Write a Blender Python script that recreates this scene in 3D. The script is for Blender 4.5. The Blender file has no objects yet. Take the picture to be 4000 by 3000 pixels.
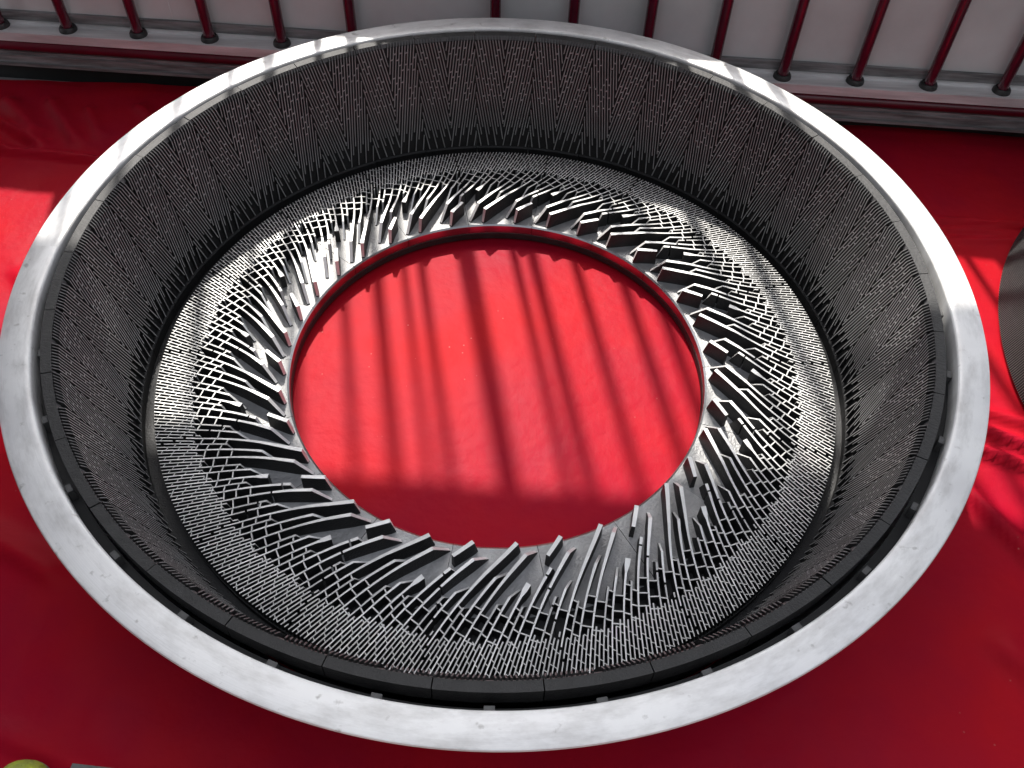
import bpy, math, random
from math import sin, cos, tan, pi, radians as rad, atan2, hypot
from mathutils import Matrix, Vector
random.seed(7)
sc = bpy.context.scene
col = sc.collection

# ---------------------------------------------------------------- camera
F_PX, PITCH, ROLL, CAM = 3521.6, 0.8945, 0.0412, Vector((0.0352, -1.3967, 1.3366))
cam = bpy.data.cameras.new("camera"); cam_o = bpy.data.objects.new("camera", cam); col.objects.link(cam_o)
fw = Vector((0, cos(PITCH), -sin(PITCH))); u0 = Vector((0, sin(PITCH), cos(PITCH))); r0 = Vector((1, 0, 0))
rt = r0*cos(ROLL) + u0*sin(ROLL); up = -r0*sin(ROLL) + u0*cos(ROLL)
m = Matrix((rt, up, -fw)).transposed().to_4x4(); m.translation = CAM
cam_o.matrix_world = m
cam.sensor_fit = 'HORIZONTAL'; cam.sensor_width = 36.0; cam.lens = F_PX/4000*36.0
cam.clip_start = 0.05; cam.clip_end = 500
sc.camera = cam_o

# ---------------------------------------------------------------- sky, sun, exposure
SUN_EL, SUN_AZ = rad(51.0), rad(101.0)          # the sun stands behind the fence, a little to the left
w = bpy.data.worlds.new("World"); sc.world = w; w.use_nodes = True
nt = w.node_tree; nt.nodes.clear()
sky = nt.nodes.new("ShaderNodeTexSky"); sky.sky_type = 'NISHITA'; sky.sun_disc = False
sky.sun_elevation = SUN_EL; sky.sun_rotation = pi/2 - SUN_AZ
sky.air_density = 1.0; sky.dust_density = 2.5; sky.ozone_density = 0.6
bg = nt.nodes.new("ShaderNodeBackground"); bg.inputs['Strength'].default_value = 0.15
wo = nt.nodes.new("ShaderNodeOutputWorld")
hs = nt.nodes.new('ShaderNodeHueSaturation'); hs.inputs['Saturation'].default_value = 0.32   # thin haze: a paler sky
nt.links.new(sky.outputs[0], hs.inputs['Color']); nt.links.new(hs.outputs[0], bg.inputs[0]); nt.links.new(bg.outputs[0], wo.inputs[0])
sl = bpy.data.lights.new("sun", 'SUN'); sl.energy = 2.7; sl.angle = rad(1.3); sl.color = (1.0, 0.95, 0.88)
so = bpy.data.objects.new("sun", sl); col.objects.link(so)
sdir = Vector((cos(SUN_EL)*cos(SUN_AZ), cos(SUN_EL)*sin(SUN_AZ), sin(SUN_EL)))
so.rotation_euler = sdir.to_track_quat('Z', 'Y').to_euler(); so.location = sdir*6
sc.view_settings.view_transform = 'Standard'; sc.view_settings.look = 'None'
sc.view_settings.exposure = 1.5; sc.view_settings.gamma = 1.0
sc.cycles.max_bounces = 8

# ---------------------------------------------------------------- materials
def mat(name, color, rough=0.5, metal=0.0, var=0.0, scale=8.0, bump=0.0, bscale=60.0, color2=None,
        rvar=0.0, coat=0.0, stretch=None, jitter=0.0, spec=0.5):
    mt = bpy.data.materials.new(name); mt.use_nodes = True
    t = mt.node_tree; b = t.nodes["Principled BSDF"]
    b.inputs['Roughness'].default_value = rough; b.inputs['Metallic'].default_value = metal
    b.inputs['Specular IOR Level'].default_value = spec
    b.inputs['Coat Weight'].default_value = coat
    b.inputs['Coat Roughness'].default_value = 0.15
    tc = t.nodes.new("ShaderNodeTexCoord"); mp = t.nodes.new("ShaderNodeMapping")
    if stretch: mp.inputs['Scale'].default_value = stretch
    t.links.new(tc.outputs['Object'], mp.inputs[0])
    n1 = t.nodes.new("ShaderNodeTexNoise"); n1.inputs['Scale'].default_value = scale; n1.inputs['Detail'].default_value = 6
    n1.inputs['Roughness'].default_value = 0.6
    t.links.new(mp.outputs[0], n1.inputs['Vector'])
    ramp = t.nodes.new("ShaderNodeValToRGB"); ramp.color_ramp.elements[0].position = 0.35; ramp.color_ramp.elements[1].position = 0.68
    c2 = color2 or tuple(max(0, c*(1-var)) for c in color)
    ramp.color_ramp.elements[0].color = (*c2, 1); ramp.color_ramp.elements[1].color = (*color, 1)
    t.links.new(n1.outputs[0], ramp.inputs[0])
    src = ramp.outputs[0]
    if jitter:
        oi = t.nodes.new("ShaderNodeObjectInfo"); hs = t.nodes.new("ShaderNodeHueSaturation")
        mr = t.nodes.new("ShaderNodeMapRange"); mr.inputs[3].default_value = 1-jitter; mr.inputs[4].default_value = 1+jitter
        t.links.new(oi.outputs['Random'], mr.inputs[0]); t.links.new(mr.outputs[0], hs.inputs['Value'])
        t.links.new(src, hs.inputs['Color']); src = hs.outputs[0]
    t.links.new(src, b.inputs['Base Color'])
    if rvar:
        mr = t.nodes.new("ShaderNodeMapRange"); mr.inputs[1].default_value = 0.3; mr.inputs[2].default_value = 0.7
        mr.inputs[3].default_value = max(0.02, rough-rvar); mr.inputs[4].default_value = min(1, rough+rvar)
        t.links.new(n1.outputs[0], mr.inputs[0]); t.links.new(mr.outputs[0], b.inputs['Roughness'])
    if bump:
        n2 = t.nodes.new("ShaderNodeTexNoise"); n2.inputs['Scale'].default_value = bscale; n2.inputs['Detail'].default_value = 4
        t.links.new(mp.outputs[0], n2.inputs['Vector'])
        bp = t.nodes.new("ShaderNodeBump"); bp.inputs['Strength'].default_value = bump; bp.inputs['Distance'].default_value = 0.01
        t.links.new(n2.outputs[0], bp.inputs['Height']); t.links.new(bp.outputs[0], b.inputs['Normal'])
    return mt

def ring_material():
    """machined aluminium: fine concentric lathe marks, wiped water marks and a few dark stains"""
    mt = mat('machined_aluminium', (0.75, 0.75, 0.74), 0.48, 0.25, color2=(0.64, 0.64, 0.64), scale=5.5, rvar=0.10)
    t = mt.node_tree; b = t.nodes["Principled BSDF"]
    tc = t.nodes.new("ShaderNodeTexCoord"); sx = t.nodes.new("ShaderNodeSeparateXYZ"); t.links.new(tc.outputs['Object'], sx.inputs[0])
    def M(op, a, bb=None):
        n = t.nodes.new("ShaderNodeMath"); n.operation = op
        for i, v in enumerate((a, bb)):
            if v is None: continue
            if isinstance(v, (int, float)): n.inputs[i].default_value = v
            else: t.links.new(v, n.inputs[i])
        return n.outputs[0]
    r = M('SQRT', M('ADD', M('MULTIPLY', sx.outputs[0], sx.outputs[0]), M('MULTIPLY', sx.outputs[1], sx.outputs[1])))
    th = M('ARCTAN2', sx.outputs[1], sx.outputs[0])
    cx = t.nodes.new("ShaderNodeCombineXYZ"); t.links.new(M('MULTIPLY', r, 420.0), cx.inputs[0]); t.links.new(M('MULTIPLY', th, 2.5), cx.inputs[1])
    nz = t.nodes.new("ShaderNodeTexNoise"); nz.inputs['Scale'].default_value = 1.0; nz.inputs['Detail'].default_value = 3
    t.links.new(cx.outputs[0], nz.inputs['Vector'])
    bp = t.nodes.new("ShaderNodeBump"); bp.inputs['Strength'].default_value = 0.10; bp.inputs['Distance'].default_value = 0.002
    t.links.new(nz.outputs[0], bp.inputs['Height']); t.links.new(bp.outputs[0], b.inputs['Normal'])
    # blotches that follow the sweep of the ring
    cb = t.nodes.new("ShaderNodeCombineXYZ"); t.links.new(M('MULTIPLY', r, 30.0), cb.inputs[0]); t.links.new(M('MULTIPLY', th, 9.0), cb.inputs[1])
    nb = t.nodes.new("ShaderNodeTexNoise"); nb.inputs['Scale'].default_value = 1.0; nb.inputs['Detail'].default_value = 5; nb.inputs['Roughness'].default_value = 0.65
    t.links.new(cb.outputs[0], nb.inputs['Vector'])
    rp = t.nodes.new("ShaderNodeValToRGB"); e = rp.color_ramp.elements
    e[0].position = 0.30; e[0].color = (0.60, 0.59, 0.58, 1); e[1].position = 0.56; e[1].color = (1, 1, 1, 1)
    t.links.new(nb.outputs[0], rp.inputs[0])
    mx = t.nodes.new("ShaderNodeMix"); mx.data_type = 'RGBA'; mx.blend_type = 'MULTIPLY'; mx.inputs[0].default_value = 0.75
    old = b.inputs['Base Color'].links[0].from_socket
    t.links.new(old, mx.inputs[6]); t.links.new(rp.outputs[0], mx.inputs[7]); t.links.new(mx.outputs[2], b.inputs['Base Color'])
    # small scuffs and specks
    ns = t.nodes.new("ShaderNodeTexNoise"); ns.inputs['Scale'].default_value = 38; ns.inputs['Detail'].default_value = 5
    t.links.new(tc.outputs['Object'], ns.inputs['Vector'])
    r2 = t.nodes.new("ShaderNodeValToRGB"); e = r2.color_ramp.elements
    e[0].position = 0.27; e[0].color = (0.45, 0.44, 0.42, 1); e[1].position = 0.36; e[1].color = (1, 1, 1, 1)
    t.links.new(ns.outputs[0], r2.inputs[0])
    m2 = t.nodes.new("ShaderNodeMix"); m2.data_type = 'RGBA'; m2.blend_type = 'MULTIPLY'; m2.inputs[0].default_value = 0.8
    t.links.new(mx.outputs[2], m2.inputs[6]); t.links.new(r2.outputs[0], m2.inputs[7]); t.links.new(m2.outputs[2], b.inputs['Base Color'])
    return mt

M_RING = ring_material()
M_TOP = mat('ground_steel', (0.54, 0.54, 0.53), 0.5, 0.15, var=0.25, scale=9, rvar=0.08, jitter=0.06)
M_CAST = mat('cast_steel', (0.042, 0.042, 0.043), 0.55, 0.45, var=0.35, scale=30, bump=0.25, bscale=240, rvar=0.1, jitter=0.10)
M_FLOORCAST = mat('cast_groove', (0.40, 0.40, 0.40), 0.5, 0.3, var=0.4, scale=14, bump=0.3, bscale=180, rvar=0.12, jitter=0.08)
M_CTOP = mat('cone_bar_steel', (0.32, 0.32, 0.32), 0.45, 0.25, var=0.3, scale=12, jitter=0.06)
M_CCAST = mat('dark_steel_groove_shade', (0.015, 0.015, 0.0155), 0.6, 0.1, var=0.35, scale=30, bump=0.2, bscale=200, jitter=0.12)
M_EDGE = mat('worn_bright_steel', (0.78, 0.78, 0.77), 0.42, 0.3, var=0.25, scale=14, rvar=0.1, jitter=0.08)
M_BORE = mat('polished_bore', (0.42, 0.42, 0.42), 0.28, 1.0, var=0.2, scale=10)
M_RIM = mat('rim_steel', (0.13, 0.13, 0.131), 0.5, 0.3, var=0.3, scale=20, bump=0.15, bscale=150, jitter=0.15)
M_DARK = mat('groove_black', (0.02, 0.02, 0.02), 0.7, 0.0, var=0.3, scale=25)
M_PANEL = mat('grey_sheet', (0.72, 0.76, 0.75), 0.55, 0.0, var=0.22, scale=2.2, bump=0.08, bscale=30)
M_GALV = mat('galvanised_steel', (0.88, 0.88, 0.88), 0.4, 0.2, color2=(0.60, 0.60, 0.60), scale=3, stretch=(1.2, 14, 14), bump=0.2, bscale=40, rvar=0.1)
M_BEAM = mat('weathered_beam', (0.33, 0.33, 0.33), 0.6, 0.1, color2=(0.12, 0.12, 0.12), scale=4, stretch=(1.5, 18, 18), bump=0.3, bscale=60)
M_TUBE = mat('dark_red_tube_paint', (0.115, 0.009, 0.026), 0.2, 0.0, var=0.35, scale=8, coat=1.0)
M_RAILRED = mat('red_rail_paint', (0.13, 0.004, 0.018), 0.35, 0.0, var=0.4, scale=6, coat=0.2)
M_COLLAR = mat('collar_rubber', (0.035, 0.035, 0.035), 0.5, 0.0, var=0.3, scale=20)
M_SHADE_ROOF = mat('shade_roof_sheet', (0.20, 0.20, 0.20), 0.7, 0.0, var=0.2, scale=3)
M_SHOE = mat('shoe_fabric', (0.46, 0.55, 0.05), 0.7, 0.0, color2=(0.24, 0.28, 0.09), scale=30, bump=0.5, bscale=220)
M_SOLE = mat('shoe_sole', (0.16, 0.16, 0.15), 0.7, 0.0, var=0.3, scale=30)

def sheet_material():
    mt = mat('red_sheet_plastic', (0.39, 0.0055, 0.010), 0.48, 0.0, color2=(0.27, 0.0035, 0.019), scale=1.6, bump=0.28, bscale=20, rvar=0.05, spec=0.05)
    t = mt.node_tree; b = t.nodes['Principled BSDF']; old = b.inputs['Base Color'].links[0].from_socket
    tc = t.nodes.new('ShaderNodeTexCoord'); vo = t.nodes.new('ShaderNodeTexVoronoi'); vo.inputs['Scale'].default_value = 26
    t.links.new(tc.outputs['Object'], vo.inputs['Vector'])
    rp = t.nodes.new('ShaderNodeValToRGB'); e = rp.color_ramp.elements
    e[0].position = 0.035; e[0].color = (1, 1, 1, 1); e[1].position = 0.06; e[1].color = (0, 0, 0, 1)
    t.links.new(vo.outputs['Distance'], rp.inputs[0])
    ns = t.nodes.new('ShaderNodeTexNoise'); ns.inputs['Scale'].default_value = 2.0; ns.inputs['Detail'].default_value = 8
    t.links.new(tc.outputs['Object'], ns.inputs['Vector'])
    r2 = t.nodes.new('ShaderNodeValToRGB'); e = r2.color_ramp.elements
    e[0].position = 0.50; e[0].color = (0, 0, 0, 1); e[1].position = 0.75; e[1].color = (.55, .55, .55, 1)
    t.links.new(ns.outputs[0], r2.inputs[0])
    mu = t.nodes.new('ShaderNodeMath'); mu.operation = 'MULTIPLY'; t.links.new(rp.outputs[0], mu.inputs[0]); t.links.new(r2.outputs[0], mu.inputs[1])
    mx = t.nodes.new('ShaderNodeMix'); mx.data_type = 'RGBA'; t.links.new(mu.outputs[0], mx.inputs[0])
    t.links.new(old, mx.inputs[6]); mx.inputs[7].default_value = (.45, .25, .22, 1); t.links.new(mx.outputs[2], b.inputs['Base Color'])
    return mt
M_SHEET = sheet_material()

# ---------------------------------------------------------------- mesh helpers
class MB:
    def __init__(s): s.v = []; s.f = []; s.m = []
    def quad_strip_bar(s, pts, wids, ztops, zbots, mt=0, ms=1, draft=1.25):
        """pts: 2D centre line, width and heights per point; closed at both ends"""
        n = len(pts); b0 = len(s.v)
        for i, (x, y) in enumerate(pts):
            a = pts[max(0, i-1)]; c = pts[min(n-1, i+1)]
            dx, dy = c[0]-a[0], c[1]-a[1]; L = hypot(dx, dy) or 1; nx, ny = -dy/L, dx/L
            h = wids[i]/2; zt, zb = ztops[i], zbots[i]
            s.v += [(x+nx*h*draft, y+ny*h*draft, zb), (x+nx*h, y+ny*h, zt), (x-nx*h, y-ny*h, zt), (x-nx*h*draft, y-ny*h*draft, zb)]
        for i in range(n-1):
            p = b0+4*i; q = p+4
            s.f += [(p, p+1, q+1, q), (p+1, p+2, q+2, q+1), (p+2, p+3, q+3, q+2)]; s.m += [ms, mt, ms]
        p = b0; q = b0+4*(n-1)
        s.f += [(p+3, p+2, p+1, p), (q, q+1, q+2, q+3)]; s.m += [ms, ms]
    def tri_free_bar3d(s, A, B, wv, hv, mt=0, ms=1, hv2=None):
        """bar from A to B (3D, on the base surface), half width vector wv, height vector hv"""
        b0 = len(s.v)
        for P, hv in ((A, hv), (B, hv2 or hv)):
            s.v += [tuple(P+wv*1.15), tuple(P+wv+hv), tuple(P-wv+hv), tuple(P-wv*1.15)]
        s.f += [(b0, b0+1, b0+5, b0+4), (b0+1, b0+2, b0+6, b0+5), (b0+2, b0+3, b0+7, b0+6), (b0+3, b0+2, b0+1, b0), (b0+4, b0+5, b0+6, b0+7)]
        s.m += [ms, mt, ms, ms, ms]
    def box(s, x0, x1, y0, y1, z0, z1, m=0, xf=None):
        b0 = len(s.v)
        P = [(x0, y0, z0), (x1, y0, z0), (x1, y1, z0), (x0, y1, z0), (x0, y0, z1), (x1, y0, z1), (x1, y1, z1), (x0, y1, z1)]
        s.v += [xf(p) if xf else p for p in P]
        s.f += [tuple(b0+i for i in f) for f in ((3, 2, 1, 0), (4, 5, 6, 7), (0, 1, 5, 4), (1, 2, 6, 5), (2, 3, 7, 6), (3, 0, 4, 7))]
        s.m += [m]*6
    def revolve(s, prof, a0, a1, n, m=0, closed=False, caps=False, mats=None):
        """profile [(r,z)..] swept over the angle; closed = a full turn; the profile itself is closed when its ends match"""
        b0 = len(s.v); k = len(prof); N = n if closed else n+1
        for i in range(N):
            a = a0+(a1-a0)*i/n
            for r, z in prof: s.v.append((r*cos(a), r*sin(a), z))
        for i in range(n):
            j = (i+1) % N if closed else i+1
            for q in range(k-1):
                s.f.append((b0+i*k+q, b0+j*k+q, b0+j*k+q+1, b0+i*k+q+1)); s.m.append(mats[q] if mats else m)
        if caps:
            s.f.append(tuple(b0+q for q in range(k))); s.m.append(m)
            s.f.append(tuple(b0+(N-1)*k+q for q in reversed(range(k)))); s.m.append(m)
    def tube(s, A, B, r0, r1=None, n=16, m=0, caps=True):
        r1 = r0 if r1 is None else r1; A = Vector(A); B = Vector(B); d = (B-A).normalized()
        e = d.orthogonal().normalized(); f = d.cross(e); b0 = len(s.v)
        for P, r in ((A, r0), (B, r1)):
            for i in range(n):
                a = 2*pi*i/n; s.v.append(tuple(P+e*(r*cos(a))+f*(r*sin(a))))
        for i in range(n):
            j = (i+1) % n; s.f.append((b0+i, b0+j, b0+n+j, b0+n+i)); s.m.append(m)
        if caps:
            s.f.append(tuple(b0+i for i in reversed(range(n)))); s.m.append(m)
            s.f.append(tuple(b0+n+i for i in range(n))); s.m.append(m)
    def mesh(s, name, mats, smooth=None):
        me = bpy.data.meshes.new(name); me.from_pydata(s.v, [], s.f)
        for q in mats: me.materials.append(q)
        me.polygons.foreach_set('material_index', s.m); me.update()
        if smooth is not None:
            me.polygons.foreach_set('use_smooth', [True]*len(s.f)); me.set_sharp_from_angle(angle=rad(smooth))
        return me
def link(name, me, parent=None, **props):
    o = bpy.data.objects.new(name, me); col.objects.link(o)
    if parent is not None: o.parent = parent
    for k, v in props.items(): o[k] = v
    return o
def fix_normals(me):
    import bmesh
    b = bmesh.new(); b.from_mesh(me); bmesh.ops.recalc_face_normals(b, faces=b.faces); b.to_mesh(me); b.free()

# ================================================================ the setting
ZF = -0.375
FA = Vector((-1.6737, 1.1666, 0)); FYAW = rad(-2.535)          # the foot line of the fence
def fence_xf(p): # (s along, off behind, z)
    s, o, z = p
    return (FA.x + s*cos(FYAW) - o*sin(FYAW), FA.y + s*sin(FYAW) + o*cos(FYAW), z)

g = MB(); g.v = [(-30, -30, ZF-0.03), (30, -30, ZF-0.03), (30, 30, ZF-0.03), (-30, 30, ZF-0.03)]; g.f = [(0, 1, 2, 3)]; g.m = [0]
M_GROUND = mat('concrete_ground', (0.30, 0.29, 0.28), 0.85, 0, var=0.3, scale=1.5, bump=0.3, bscale=20)
link('ground', g.mesh('ground', [M_GROUND]), kind='structure')

# the red sheet on the floor: a fine grid with soft swells, creases and two overlapped edges
from mathutils import noise
def seg_d(x, y, ax, ay, bx, by):
    dx, dy = bx-ax, by-ay; t = max(0, min(1, ((x-ax)*dx+(y-ay)*dy)/(dx*dx+dy*dy)))
    px, py = ax+t*dx, ay+t*dy; sgn = (dx*(y-ay)-dy*(x-ax))/hypot(dx, dy)
    return hypot(x-px, y-py), sgn, t
CREASES = [(-2.0, 0.83, -1.12, 0.742, .010, .016), (-1.75, 0.70, -1.5, 0.80, .010, .02), (-1.62, 1.05, -1.42, 0.84, .012, .03),
           (-1.48, 1.06, -1.30, 0.82, .010, .022), (-1.34, 1.02, -1.25, 0.86, .008, .02), (-1.20, 1.04, -1.05, 0.90, .008, .022),
           (-1.05, 1.02, -0.95, 0.93, .006, .02), (-1.60, 0.93, -1.38, 0.79, .012, .02), (-1.8, 1.0, -1.55, 0.8, .014, .03),
           (1.05, 0.655, 1.70, 0.615, .009, .012), (1.10, 0.62, 1.45, 0.60, .005, .010), (1.15, 0.56, 1.5, 0.57, .004, .012),
           (1.02, -0.06, 1.36, -0.22, .014, .022), (1.03, -0.13, 1.40, -0.30, .012, .018), (1.02, -0.22, 1.18, -0.50, .012, .025),
           (1.06, -0.02, 1.30, -0.10, .008, .02), (-1.3, 0.30, -1.05, 0.05, .008, .03), (-1.25, -0.05, -1.0, -0.35, .008, .03),
           (-1.15, -0.45, -0.85, -0.60, .008, .03), (1.0, -0.62, 1.3, -0.95, .010, .04), (-1.2, -0.80, -0.6, -0.98, .006, .025)]
def sheet_z(x, y):
    z = 0.0
    if hypot(x, y) > 0.86:
        k = min(1, (hypot(x, y)-0.86)/0.1)
        z += k*(0.006+0.010*noise.noise(Vector((x*2.2, y*2.2, 3.1)))+0.006*abs(noise.noise(Vector((x*5+2*y, y*4-2*x, 7.7))))+0.003*noise.noise(Vector((x*11, y*9, 1.7))))
        for ax, ay, bx, by, h, wd in CREASES:
            d, sg, t = seg_d(x, y, ax, ay, bx, by)
            if d < wd*3:
                fade = min(1, 6*t+.15, 6*(1-t)+.15)
                q = d/wd
                z += 2.4*k*h*fade*math.exp(-q*q*(0.7 if sg > 0 else 2.5))
    else:
        z += 0.0022*noise.noise(Vector((x*5, y*5, 0.3)))
    return z
nx, ny = 420, 300
x0, x1, y0, y1 = -2.3, 2.4, -1.9, 1.16
vs = [(x0+(x1-x0)*i/nx, y0+(y1-y0)*j/ny) for j in range(ny+1) for i in range(nx+1)]
vs = [(x, y, ZF-0.0045+sheet_z(x, y)) for x, y in vs]
fs = [(j*(nx+1)+i, j*(nx+1)+i+1, (j+1)*(nx+1)+i+1, (j+1)*(nx+1)+i) for j in range(ny) for i in range(nx)]
me = bpy.data.meshes.new('red_sheet'); me.from_pydata(vs, [], fs); me.materials.append(M_SHEET)
me.polygons.foreach_set('use_smooth', [True]*len(fs)); me.update()
link('red_sheet', me, label='wrinkled bright red plastic sheet spread over the floor beneath the big steel ring', category='sheet')

# ================================================================ the fence behind
fence = link('railing', None, label='dark red tube railing standing on a grey rail behind the steel ring', category='railing')
fence.location = (0, 0, 0)
S0, S1 = -0.9, 4.4
b = MB(); b.box(S0, S1, 0.0, 0.064, -0.235, -0.212, 0, fence_xf); b.box(S0, S1, -0.004, 0.004, -0.2345, -0.206, 0, fence_xf)
b.box(S0, S1, 0.058, 0.066, -0.2345, -0.203, 0, fence_xf)
me = b.mesh('rail', [M_GALV]); link('rail', me, fence)
b = MB(); b.tube(fence_xf((S0, 0.006, -0.253)), fence_xf((S1, 0.006, -0.253)), 0.017, n=20)
me = b.mesh('lower_tube', [M_RAILRED], 40); fix_normals(me); link('lower_tube', me, fence, label='dark red tube running just below the grey rail')
b = MB(); b.box(S0, S1, 0.0, 0.06, -0.318, -0.272, 0, fence_xf); b.box(S0, S1, -0.010, 0.0, -0.318, -0.309, 0, fence_xf)
b.box(S0, S1, -0.004, 0.0, -0.288, -0.283, 0, fence_xf)
link('beam', b.mesh('beam', [M_BEAM]), fence)
b = MB(); b.box(S0, S1, 0.05, 0.07, ZF-0.03, -0.272, 0, fence_xf)  # black board put in for the dark shaded gap under the beam
link('gap_shade_board', b.mesh('gap_shade_board', [M_DARK]), fence)
PT = 0.42
TOPZ = 1.50
bars_s = [-0.40, -0.172, 0.054, 0.27, 0.494, 0.720, 0.948, 1.174, 1.614, 1.846, 2.073, 2.286, 2.499, 2.721, 2.943, 3.164, 3.39, 3.61]
b = MB(); b.tube((0, 0, 0), (0, 0, TOPZ+0.21), 0.0165, n=20); bar_me = b.mesh('bar', [M_TUBE], 40); fix_normals(bar_me)
b = MB(); b.revolve([(0.017, 0.014), (0.0225, 0.014), (0.0265, 0.008), (0.0275, 0.0), (0.017, 0.0)], 0, 2*pi, 24, closed=True)
col_me = b.mesh('collar', [M_COLLAR], 30); fix_normals(col_me)
for s in bars_s:
    o = link('bar', bar_me, fence); o.location = fence_xf((s, 0.042, -0.212))
    c = link('collar', col_me, o)
b = MB()  # thin uprights added out of view, only to cast extra shadow stripes
for s, wd in [(1.082, .020), (1.25, .016), (1.30, .022), (1.43, .050), (1.564, .022), (1.73, .026), (1.927, .030), (0.6, .03), (0.85, .02), (2.2, .03), (2.6, .03), (2.85, .02), (3.05, .02)]:
    b.box(s-wd/2, s+wd/2, 0.030, 0.046, PT-0.05, TOPZ, 0, fence_xf)
link('shadow_slat', b.mesh('shadow_slat', [M_RAILRED]), fence)
b = MB(); b.box(S0, S1, 0.0, 0.05, TOPZ-0.03, TOPZ+0.02, 0, fence_xf)
link('top_rail', b.mesh('top_rail', [M_GALV]), fence)

# grey sheet panels behind the bars, one bay at a time
pan = link('panel_wall', None, label='plain pale grey sheet wall close behind the dark red railing bars', category='wall')
edges = [-0.9, 0.60, 1.40, 2.40, 3.28, 4.4]
for a_, b_ in zip(edges, edges[1:]):
    q = MB(); k_ = .002*(edges.index(a_) % 2); q.box(a_-0.01, b_, 0.080+k_, 0.092+k_, -0.30, PT, 0, fence_xf)
    link('panel', q.mesh('panel', [M_PANEL]), pan)

q = MB(); q.box(-0.9, 4.4, 0.067, 0.0795, -0.212, -0.176, 0, fence_xf)
link('trim_strip', q.mesh('trim_strip', [M_BEAM]), pan)

# unseen slab above and walls behind and beside, added to block sun and sky
b = MB(); b.box(-3.0, 6.5, -1.12, 0.052, TOPZ+0.021, TOPZ+0.045, 0, fence_xf)
link('shade_roof', b.mesh('shade_roof', [M_SHADE_ROOF]), kind='structure', label='unseen sun-blocking sheet added as roof', category='shade_roof')
M_SHADE_WALL = mat('shade_wall_paint', (0.10, 0.10, 0.10), 0.7, 0, var=0.2, scale=3)
b = MB(); b.box(-3.5, 3.5, -2.3, -2.2, ZF-0.03, 2.0)
link('rear_shade_wall', b.mesh('rear_shade_wall', [M_SHADE_WALL]), kind='structure')
b = MB(); b.box(-1.84, -1.80, -2.3, 1.0, ZF-0.03, 2.2)
link('side_shade_wall', b.mesh('side_shade_wall', [M_SHADE_WALL]), kind='structure')
b = MB(); b.box(3.5, 3.54, -2.3, 0.8, ZF-0.03, 2.2)
link('side_shade_wall', b.mesh('side_shade_wall', [M_SHADE_WALL]), kind='structure')


# ================================================================ the refiner plate
disc = link('refiner_plate', None, label='huge round refiner plate with bright metal rim and dark ribbed segments on red sheet', category='machine part')
NC, ND = 34, 18
# mounting ring
b = MB()
prof = [(.9396, -.052), (.9396, -.009), (.9404, -.0048), (.9426, -.0020), (.946, -.0006), (.951, 0), (.9955, 0), (.9985, -.0012), (1.0, -.004), (.982, -.046),
        (.972, -.060), (.940, -.080), (.855, -.372), (.838, -.372), (.922, -.085), (.922, -.052), (.9396, -.052)]
b.revolve(prof, 0, 2*pi, 420, closed=True); me = b.mesh('mounting_ring', [M_RING], 25); fix_normals(me)
link('mounting_ring', me, disc, label='wide bright aluminium rim')
b = MB(); b.revolve([(.4942, -.372), (.4942, -.3535), (.4952, -.352), (.500, -.352), (.836, -.352), (.836, -.372), (.4942, -.372)], 0, 2*pi, 300, closed=True, mats=[0, 0, 0, 1, 1, 1])
me = b.mesh('backing_plate', [M_CAST, M_CAST], 25); fix_normals(me); link('backing_plate', me, disc, label='flat dark plate under the segments')
b = MB(); b.revolve([(.9215, -.0515), (.9395, -.0515)], 0, 2*pi, 300, closed=True)
link('groove_floor', b.mesh('groove_floor', [M_DARK]), disc)

# ---- conical segments
SHIFT = Vector((-0.003, 0.0128, 0))
CB_R, CB_Z = 0.829, -0.318       # foot of the cone face
CT_R, CT_Z = 0.9020, -0.018      # its head
DA = 2*pi/NC
def cone_pt(a, v, h=0.0):       # a angle, v 0 head..1 foot, h height along the inward normal
    R = CT_R+(CB_R-CT_R)*v; Z = CT_Z+(CB_Z-CT_Z)*v
    L = hypot(CT_R-CB_R, CT_Z-CB_Z); nr, nz = -(CT_Z-CB_Z)/L, (CT_R-CB_R)/L
    R += nr*h; Z += nz*h
    return Vector((R*cos(a), R*sin(a), Z))
body = MB(); gap = 0.0011
body.revolve([(.838, -.350), (CB_R-.004, -.350), (CB_R-.004, CB_Z-.004), (CB_R, CB_Z), (CT_R, CT_Z), (.9070, -.0085), (.9255, -.0065), (.9255, -.05), (.905, -.07), (.838, -.350)],
             gap, DA-gap, 8, caps=False, mats=[1, 1, 1, 0, 2, 1, 1, 1, 1])
k = 10; N = 9
body.f.append(tuple(q for q in range(k-1))); body.m.append(1)
body.f.append(tuple((N-1)*k+q for q in reversed(range(k-1)))); body.m.append(1)
cone_body = body.mesh('cone_segment', [M_CCAST, M_CCAST, M_RIM]); fix_normals(cone_body)
bars = MB(); BH = 0.0075; LEN = hypot(CT_R-CB_R, CT_Z-CB_Z)
rnd = random.Random(3)
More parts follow.
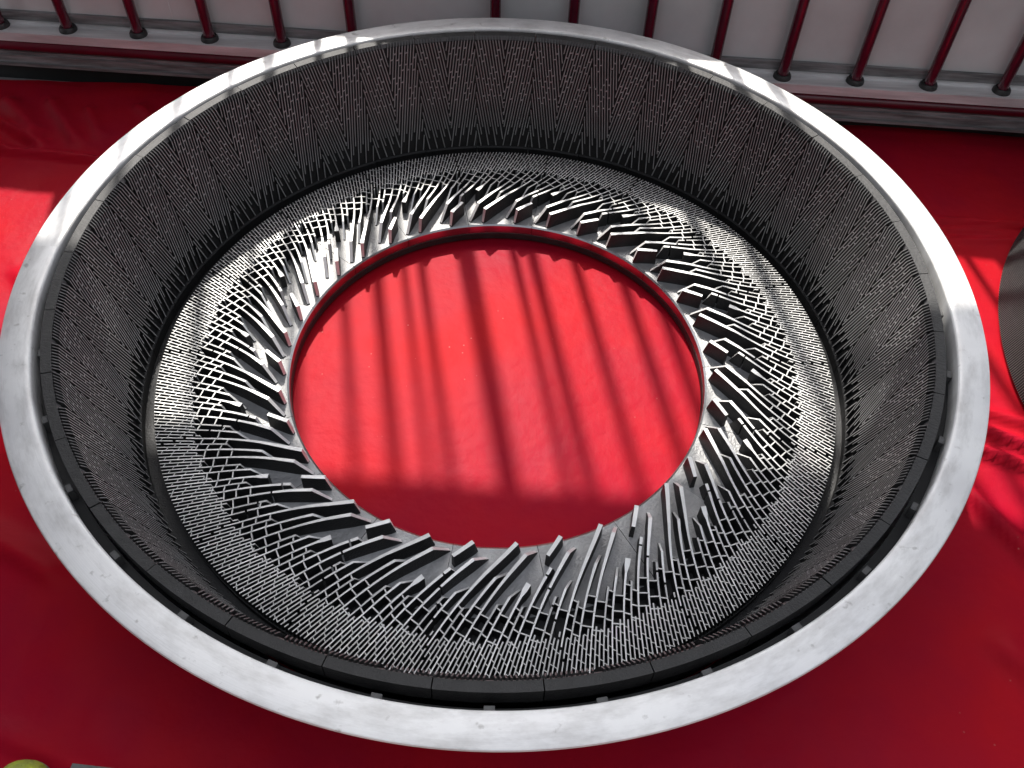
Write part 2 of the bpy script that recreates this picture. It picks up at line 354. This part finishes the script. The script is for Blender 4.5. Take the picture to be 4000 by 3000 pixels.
for fld in (0, 1):
    f0, f1 = (gap*1.2, DA/2-.0009) if fld == 0 else (DA/2+.0009, DA-gap*1.2)
    slope = (0.165 if fld == 0 else -0.165)*LEN/0.86        # change of angle over the full height
    npch = 10; pitch = (f1-f0)/npch
    lines = {}
    for i in range(-9, npch+10):
        aa = f0+(i+(.5 if fld == 0 else .05))*pitch
        # clip to the field
        va, vb = 0.0, 1.0
        def ang(v): return aa+slope*v
        ts = [0.0, 1.0]
        for e in (f0, f1):
            t = (e-aa)/slope
            if 0 < t < 1: ts.append(t)
        ts.sort()
        for t0, t1 in zip(ts, ts[1:]):
            mid = ang((t0+t1)/2)
            if f0 <= mid <= f1: va, vb = t0, t1; break
        else: continue
        end = 0.985 if i % 3 == 0 else (0.80 if i % 3 == 1 else 0.875)
        vb = min(vb, end); va = max(va, 0.0)
        if vb-va < 0.03: continue
        lines[i] = (aa, va, vb)
        wv = 0.00140
        am = ang((va+vb)/2); tang = Vector((-sin(am), cos(am), 0))
        A = cone_pt(ang(va), va); B = cone_pt(ang(vb), vb)
        up_ = (cone_pt(am, .5, BH)-cone_pt(am, .5, 0))
        bars.tri_free_bar3d(A, B, tang*wv, up_)
        if va <= 0.0:                                         # the comb over the chamfer, bent back the other way
            C = Vector((.9064*cos(aa-slope*.04), .9064*sin(aa-slope*.04), -.0095))
            up2 = Vector((-cos(aa)*.003, -sin(aa)*.003, .0035))
            bars.tri_free_bar3d(A, C, tang*wv, up_, mt=2, hv2=up2)
    for i in lines:
        if i+1 not in lines: continue
        a1_, va1, vb1 = lines[i]; a2_, va2, vb2 = lines[i+1]
        for r_ in range(5):
            v = 0.055+0.105*r_+(0.052 if i % 2 else 0)+rnd.uniform(-.006, .006)
            if fld == 1: v += 0.02
            if rnd.random() < .45 or not (max(va1, va2) < v < min(vb1, vb2)): continue
            A = cone_pt(a1_+slope*v, v); B = cone_pt(a2_+slope*v, v+0.006)
            dn = (cone_pt(a1_, v+0.006)-cone_pt(a1_, v-0.006))*0.5
            up_ = cone_pt(a1_, v, BH*.97)-cone_pt(a1_, v, 0)
            bars.tri_free_bar3d(A, B, dn, up_)
# a few taller dams on the field boundary, further down
for v in (.46, .56, .66, .74):
    A = cone_pt(DA/2-.003, v); B = cone_pt(DA/2+.003, v+.004); dn = (cone_pt(0, v+.007)-cone_pt(0, v-.007))*.5
    bars.tri_free_bar3d(A, B, dn, cone_pt(DA/2, v, BH*.97)-cone_pt(DA/2, v, 0))
cone_bars = bars.mesh('bars', [M_CTOP, M_CCAST, M_RIM]); fix_normals(cone_bars)
lug = MB(); lug.box(.9265, .9362, -.0084, .0084, -.0513, -.024); lug_me = lug.mesh('lug', [mat('lug_steel', (0.09, 0.09, 0.09), 0.6, 0.1, var=0.4, scale=60)])
J0 = rad(-83.4)
# a few joints stand slightly open at the upper left, as in the real assembly
OPEN = {142.4: -.0018, 131.8: -.001, 163.6: .0018, 174.2: .0036, 184.8: .003, 195.4: .002, 206.0: .001}
for i in range(NC):
    a = J0+i*DA
    a += next((v for k_, v in OPEN.items() if abs((math.degrees(a)-k_+180) % 360-180) < 3), 0)
    o = link('cone_segment', cone_body, disc); o.location = SHIFT+Vector((0, 0, rnd.uniform(-.0012, .0004))); o.rotation_euler = (0, 0, a)
    q = link('bars', cone_bars, o, kind='stuff')
    l = link('lug', lug_me, disc); l.rotation_euler = (0, 0, a+DA/2)

# ---- flat segments: spiral bars that start coarse at the bore and get finer outward
DB = 2*pi/ND
TILT = [(.495, 47), (.55, 44), (.60, 38.5), (.65, 30), (.70, 24), (.75, 20), (.80, 18)]
def tilt(R):
    for (a, x), (b_, y) in zip(TILT, TILT[1:]):
        if R <= b_: return x+(y-x)*max(0, (R-a))/(b_-a)
    return TILT[-1][1]
RS = [.495+.0025*i for i in range(123)]
TT = [0.0]
for i in range(1, len(RS)):
    R = (RS[i]+RS[i-1])/2; TT.append(TT[-1]+tan(rad(tilt(R)))/R*.0025)
def T(R):
    f = (R-.495)/.0025; i = max(0, min(len(RS)-2, int(f))); return TT[i]+(TT[i+1]-TT[i])*(f-i)
def lerp(tab, R):
    if R <= tab[0][0]: return tab[0][1]
    for (a, x), (b_, y) in zip(tab, tab[1:]):
        if R <= b_: return x+(y-x)*(R-a)/(b_-a)
    return tab[-1][1]
ZTOP = [(.50, -.2795), (.58, -.283), (.64, -.294), (.70, -.303), (.80, -.305)]
ZBASE = [(.50, -.325), (.652, -.327), (.67, -.330), (.80, -.330)]
WID = [(.50, .0096), (.56, .0073), (.60, .0053), (.64, .0041), (.70, .0030), (.80, .0022)]
R_OUT = .7925
GA = 0.0009
seg = MB()
seg.revolve([(.4955, -.3515), (.4955, -.328), (.5, -.325), (.56, -.325), (.652, -.327), (.67, -.330), (.7945, -.330), (.7945, -.3515), (.4955, -.3515)],
            GA, DB-GA, 12, mats=[4, 4, 0, 0, 3, 3, 1, 1]); k = 9; N = 13  # outer floor near-black: the shade in the fine grooves is put into its colour
seg.f.append(tuple(q for q in range(k-1))); seg.m.append(1)
seg.f.append(tuple((N-1)*k+q for q in reversed(range(k-1)))); seg.m.append(1)
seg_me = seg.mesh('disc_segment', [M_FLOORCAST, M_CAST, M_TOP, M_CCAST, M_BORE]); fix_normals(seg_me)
coarse = []; fine = MB()
def spiral_piece(phi, Ra, Rb, ramp=.02, wscale=1.0, step=.0125, head=False):
    n = max(2, int((Rb-Ra)/step)+1)
    Rl = [Ra+(Rb-Ra)*i/n for i in range(n+1)]
    if ramp and Rb-Ra > ramp*1.3: Rl = [Ra, Ra+ramp]+[r for r in Rl if r > Ra+ramp*1.05]
    P, W, Zt, Zb = [], [], [], []
    for R in Rl:
        th = phi-T(R); P.append((R*cos(th), R*sin(th)))
        ww = lerp(WID, R)*wscale
        W.append(ww); zb = lerp(ZBASE, R); zt = lerp(ZTOP, R)
        Zt.append(zt); Zb.append(zb-.001)
    if ramp: Zt[0] = Zb[0]+.0045; W[0] *= .75
    return P, W, Zt, Zb
PHI0 = rad(6.9)
NL = 30; dphi = DB/NL
LV = {0: 1, 7: 1, 4: 2, 12: 2, 2: 3, 10: 3}           # bar ranks over half a segment
def start_R(k):
    k = k % NL
    h_, r_ = divmod(k, 15); lv = LV.get(r_, 4)
    if lv == 1: return ('short', .523, .506, .513)[2*h_+(r_ > 0)]
    if lv == 2: return (.562, .590, .556, .594)[2*h_+(r_ > 5)]
    if lv == 3: return (.630, .618, .634, .624)[2*h_+(r_ > 5)]
    return .694+.010*(r_ % 2)+.005*h_
allc = {}
for kk in range(-4, 2*NL+8):
    phi = PHI0+kk*dphi; kind = start_R(kk)
    runs = [(.505, .555), (.6, R_OUT)] if kind == 'short' else [(kind, R_OUT)]
    for ri, (Ra, Rb) in enumerate(runs):
        # part of the curve inside this segment: GA <= phi - T <= DB-GA
        inside = [r for r in [Ra+(Rb-Ra)*i/400 for i in range(401)] if GA*1.6 <= phi-T(r) <= DB-GA*1.6]
        if len(inside) < 8: continue
        ra, rb = inside[0], inside[-1]
        if kind == 'short' and ri == 0: rb = min(rb, .547)
        own = abs(ra-Ra) < .002
        lev = kk % NL
        lv = LV.get(lev % 15, 4)
        ramp = {True: (.026 if lev in (7, 22) else .006 if lv == 1 else .030 if lv == 2 else .014 if lv == 3 else .005), False: 0}[own]
        if kind == 'short' and ri == 1: ramp = 0
        P = spiral_piece(phi, ra, rb, ramp, 1.0)
        if kind == 'short' and ri == 1 and own:
            P[1][0] = .011; P[1][1] = .010 if len(P[1]) > 3 else P[1][1]
        if lv < 3 and ra < .64:
            c = MB(); c.quad_strip_bar(*P); me = c.mesh('breaker_bar', [M_EDGE, M_CAST]); fix_normals(me); coarse.append(me)
        else: fine.quad_strip_bar(*P)
        allc.setdefault(kk, []).append((ra, rb))
# dams between neighbouring bars
def dam(k1, k2, R, dR, wd=.0028):
    p1, p2 = PHI0+k1*dphi, PHI0+k2*dphi
    t1, t2 = p1-T(R), p2-T(R+dR)
    if not (GA*2 < t1 and t2 < DB-GA*2): return
    for q, r_ in ((k1, R), (k2, R+dR)):
        if not any(a <= r_ <= b_ for a, b_ in allc.get(q, [])): return
    A = (R*cos(t1), R*sin(t1)); B = ((R+dR)*cos(t2), (R+dR)*sin(t2))
    z = lerp(ZTOP, R)-.0008; zb = lerp(ZBASE, R)-.001
    fine.quad_strip_bar([A, B], [wd, wd], [z, z], [zb, zb])
rn = random.Random(11)
for kk in range(-4, 2*NL+8):
    if kk % 15 in LV:                               # middle zone, brick joints between the bars that reach in
        nxt = next(d for d in range(1, 5) if (kk+d) % 15 in LV); odd = sorted(LV).index(kk % 15) % 2
        for R in (.642, .669, .693):
            dam(kk, kk+nxt, R+(.014 if odd else 0)+rn.uniform(-.0015, .0015), .009)
    for R in (.712, .738, .764, .786):              # outer zone
        dam(kk, kk+1, R+(.013 if kk % 2 else 0)+(.005 if (kk//2) % 2 else 0)+rn.uniform(-.002, .002), .006, .0019)
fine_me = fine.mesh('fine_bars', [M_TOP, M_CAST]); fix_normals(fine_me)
JD = rad(-78.3)
for i in range(ND):
    a = JD+i*DB
    o = link('disc_segment', seg_me, disc); o.rotation_euler = (0, 0, a); o.location = (0, 0, rnd.uniform(-.0006, .0006))
    link('fine_bars', fine_me, o, kind='stuff')
    for me in coarse: link('breaker_bar', me, o)

# ================================================================ the second, male plate at the right edge
rot = link('rotor_cone', None, label='second black ribbed cone, cut off by the right edge beside the bright ring', category='machine part')
rot.location = (2.222, 0.02, ZF)
RB, RT, HH = .945, .800, .36
b = MB(); b.revolve([(RB-.01, .0), (RB-.01, .012), (RB-.004, .014), (RT, HH), (RT-.06, HH), (RT-.06, .0), (RB-.01, 0)], 0, 2*pi, 240, closed=True)
me = b.mesh('cone_body', [M_CCAST], 25); fix_normals(me); link('cone_body', me, rot)
NB = 34
b = MB()
for f_ in (0, 1):
    W_ = pi/NB; f0 = f_*W_
    for i in range(13):
        a0 = f0+(i+.5)*W_/13; sl_ = .05
        def pt(v, a, h): R = RB-.004+(RT-RB+.004)*v+h; return Vector((R*cos(a), R*sin(a), .014+(HH-.014)*v))
        if i < 13:
            b.tri_free_bar3d(pt(-.01, a0, 0), pt(.98, a0-sl_, 0), Vector((-sin(a0), cos(a0), 0))*.0011, Vector((cos(a0), sin(a0), .3))*.0095)
rb_me = b.mesh('bars', [mat('rotor_bar_steel', (0.16, 0.165, 0.165), 0.5, 0.2, var=0.3, scale=12), M_CCAST]); fix_normals(rb_me)
for i in range(NB):
    o = link('bar_field', rb_me, rot, kind='stuff'); o.rotation_euler = (0, 0, i*2*pi/NB)

# ================================================================ the shoe tip at the lower left corner
sh = link('shoe', None, label='yellow-green cloth shoe toe poking in at the bottom left corner', category='shoe')
sh.location = (-0.785, -1.010, ZF+.012); sh.rotation_euler = (0, 0, rad(4))
def shoe_shell(hh, rx, ry, z0, n=28, mrows=10):
    b = MB(); rows = []
    for j in range(mrows+1):
        v = j/mrows; ph = v*pi/2
        row = []
        for i in range(n):
            a = 2*pi*i/n; ex = 0.62
            cx, cy = cos(a), sin(a)
            x = rx*math.copysign(abs(cx)**.85, cx)*cos(ph)**.55; y = ry*cy*cos(ph)**.55
            if cy < 0: y *= 2.6
            row.append((x, y, z0+hh*sin(ph)*(1.0+(0.5 if cy < 0 else 0)*-cy)))
        rows.append(row)
    for r_ in rows: b.v += r_
    for j in range(mrows):
        for i in range(n):
            b.f.append((j*n+i, j*n+(i+1) % n, (j+1)*n+(i+1) % n, (j+1)*n+i)); b.m.append(0)
    return b
me = shoe_shell(.052, .052, .066, .012).mesh('upper', [M_SHOE], 60); fix_normals(me); link('upper', me, sh)
b = MB(); n = 36
for z in (-.012, .014):
    for i in range(n):
        a = 2*pi*i/n; cx, cy = cos(a), sin(a)
        b.v.append((.053*math.copysign(abs(cx)**.85, cx), .0665*cy*(2.5 if cy < 0 else 1), z))
for i in range(n): b.f.append((i, (i+1) % n, n+(i+1) % n, n+i)); b.m.append(0)
b.f += [tuple(range(n, 2*n)), tuple(reversed(range(n)))]; b.m += [0, 0]
link('sole', b.mesh('sole', [M_SOLE], 30), sh)
b = MB()
b.box(-.115, .16, -.10, .0, 0, .010)
me = b.mesh('grey_strip', [M_RIM]); o = link('grey_strip', me, label='flat dark grey strip on the red sheet at the bottom edge beside the shoe', category='strip')
o.location = (-.605, -.951, ZF+.006); o.rotation_euler = (0, 0, rad(-4))
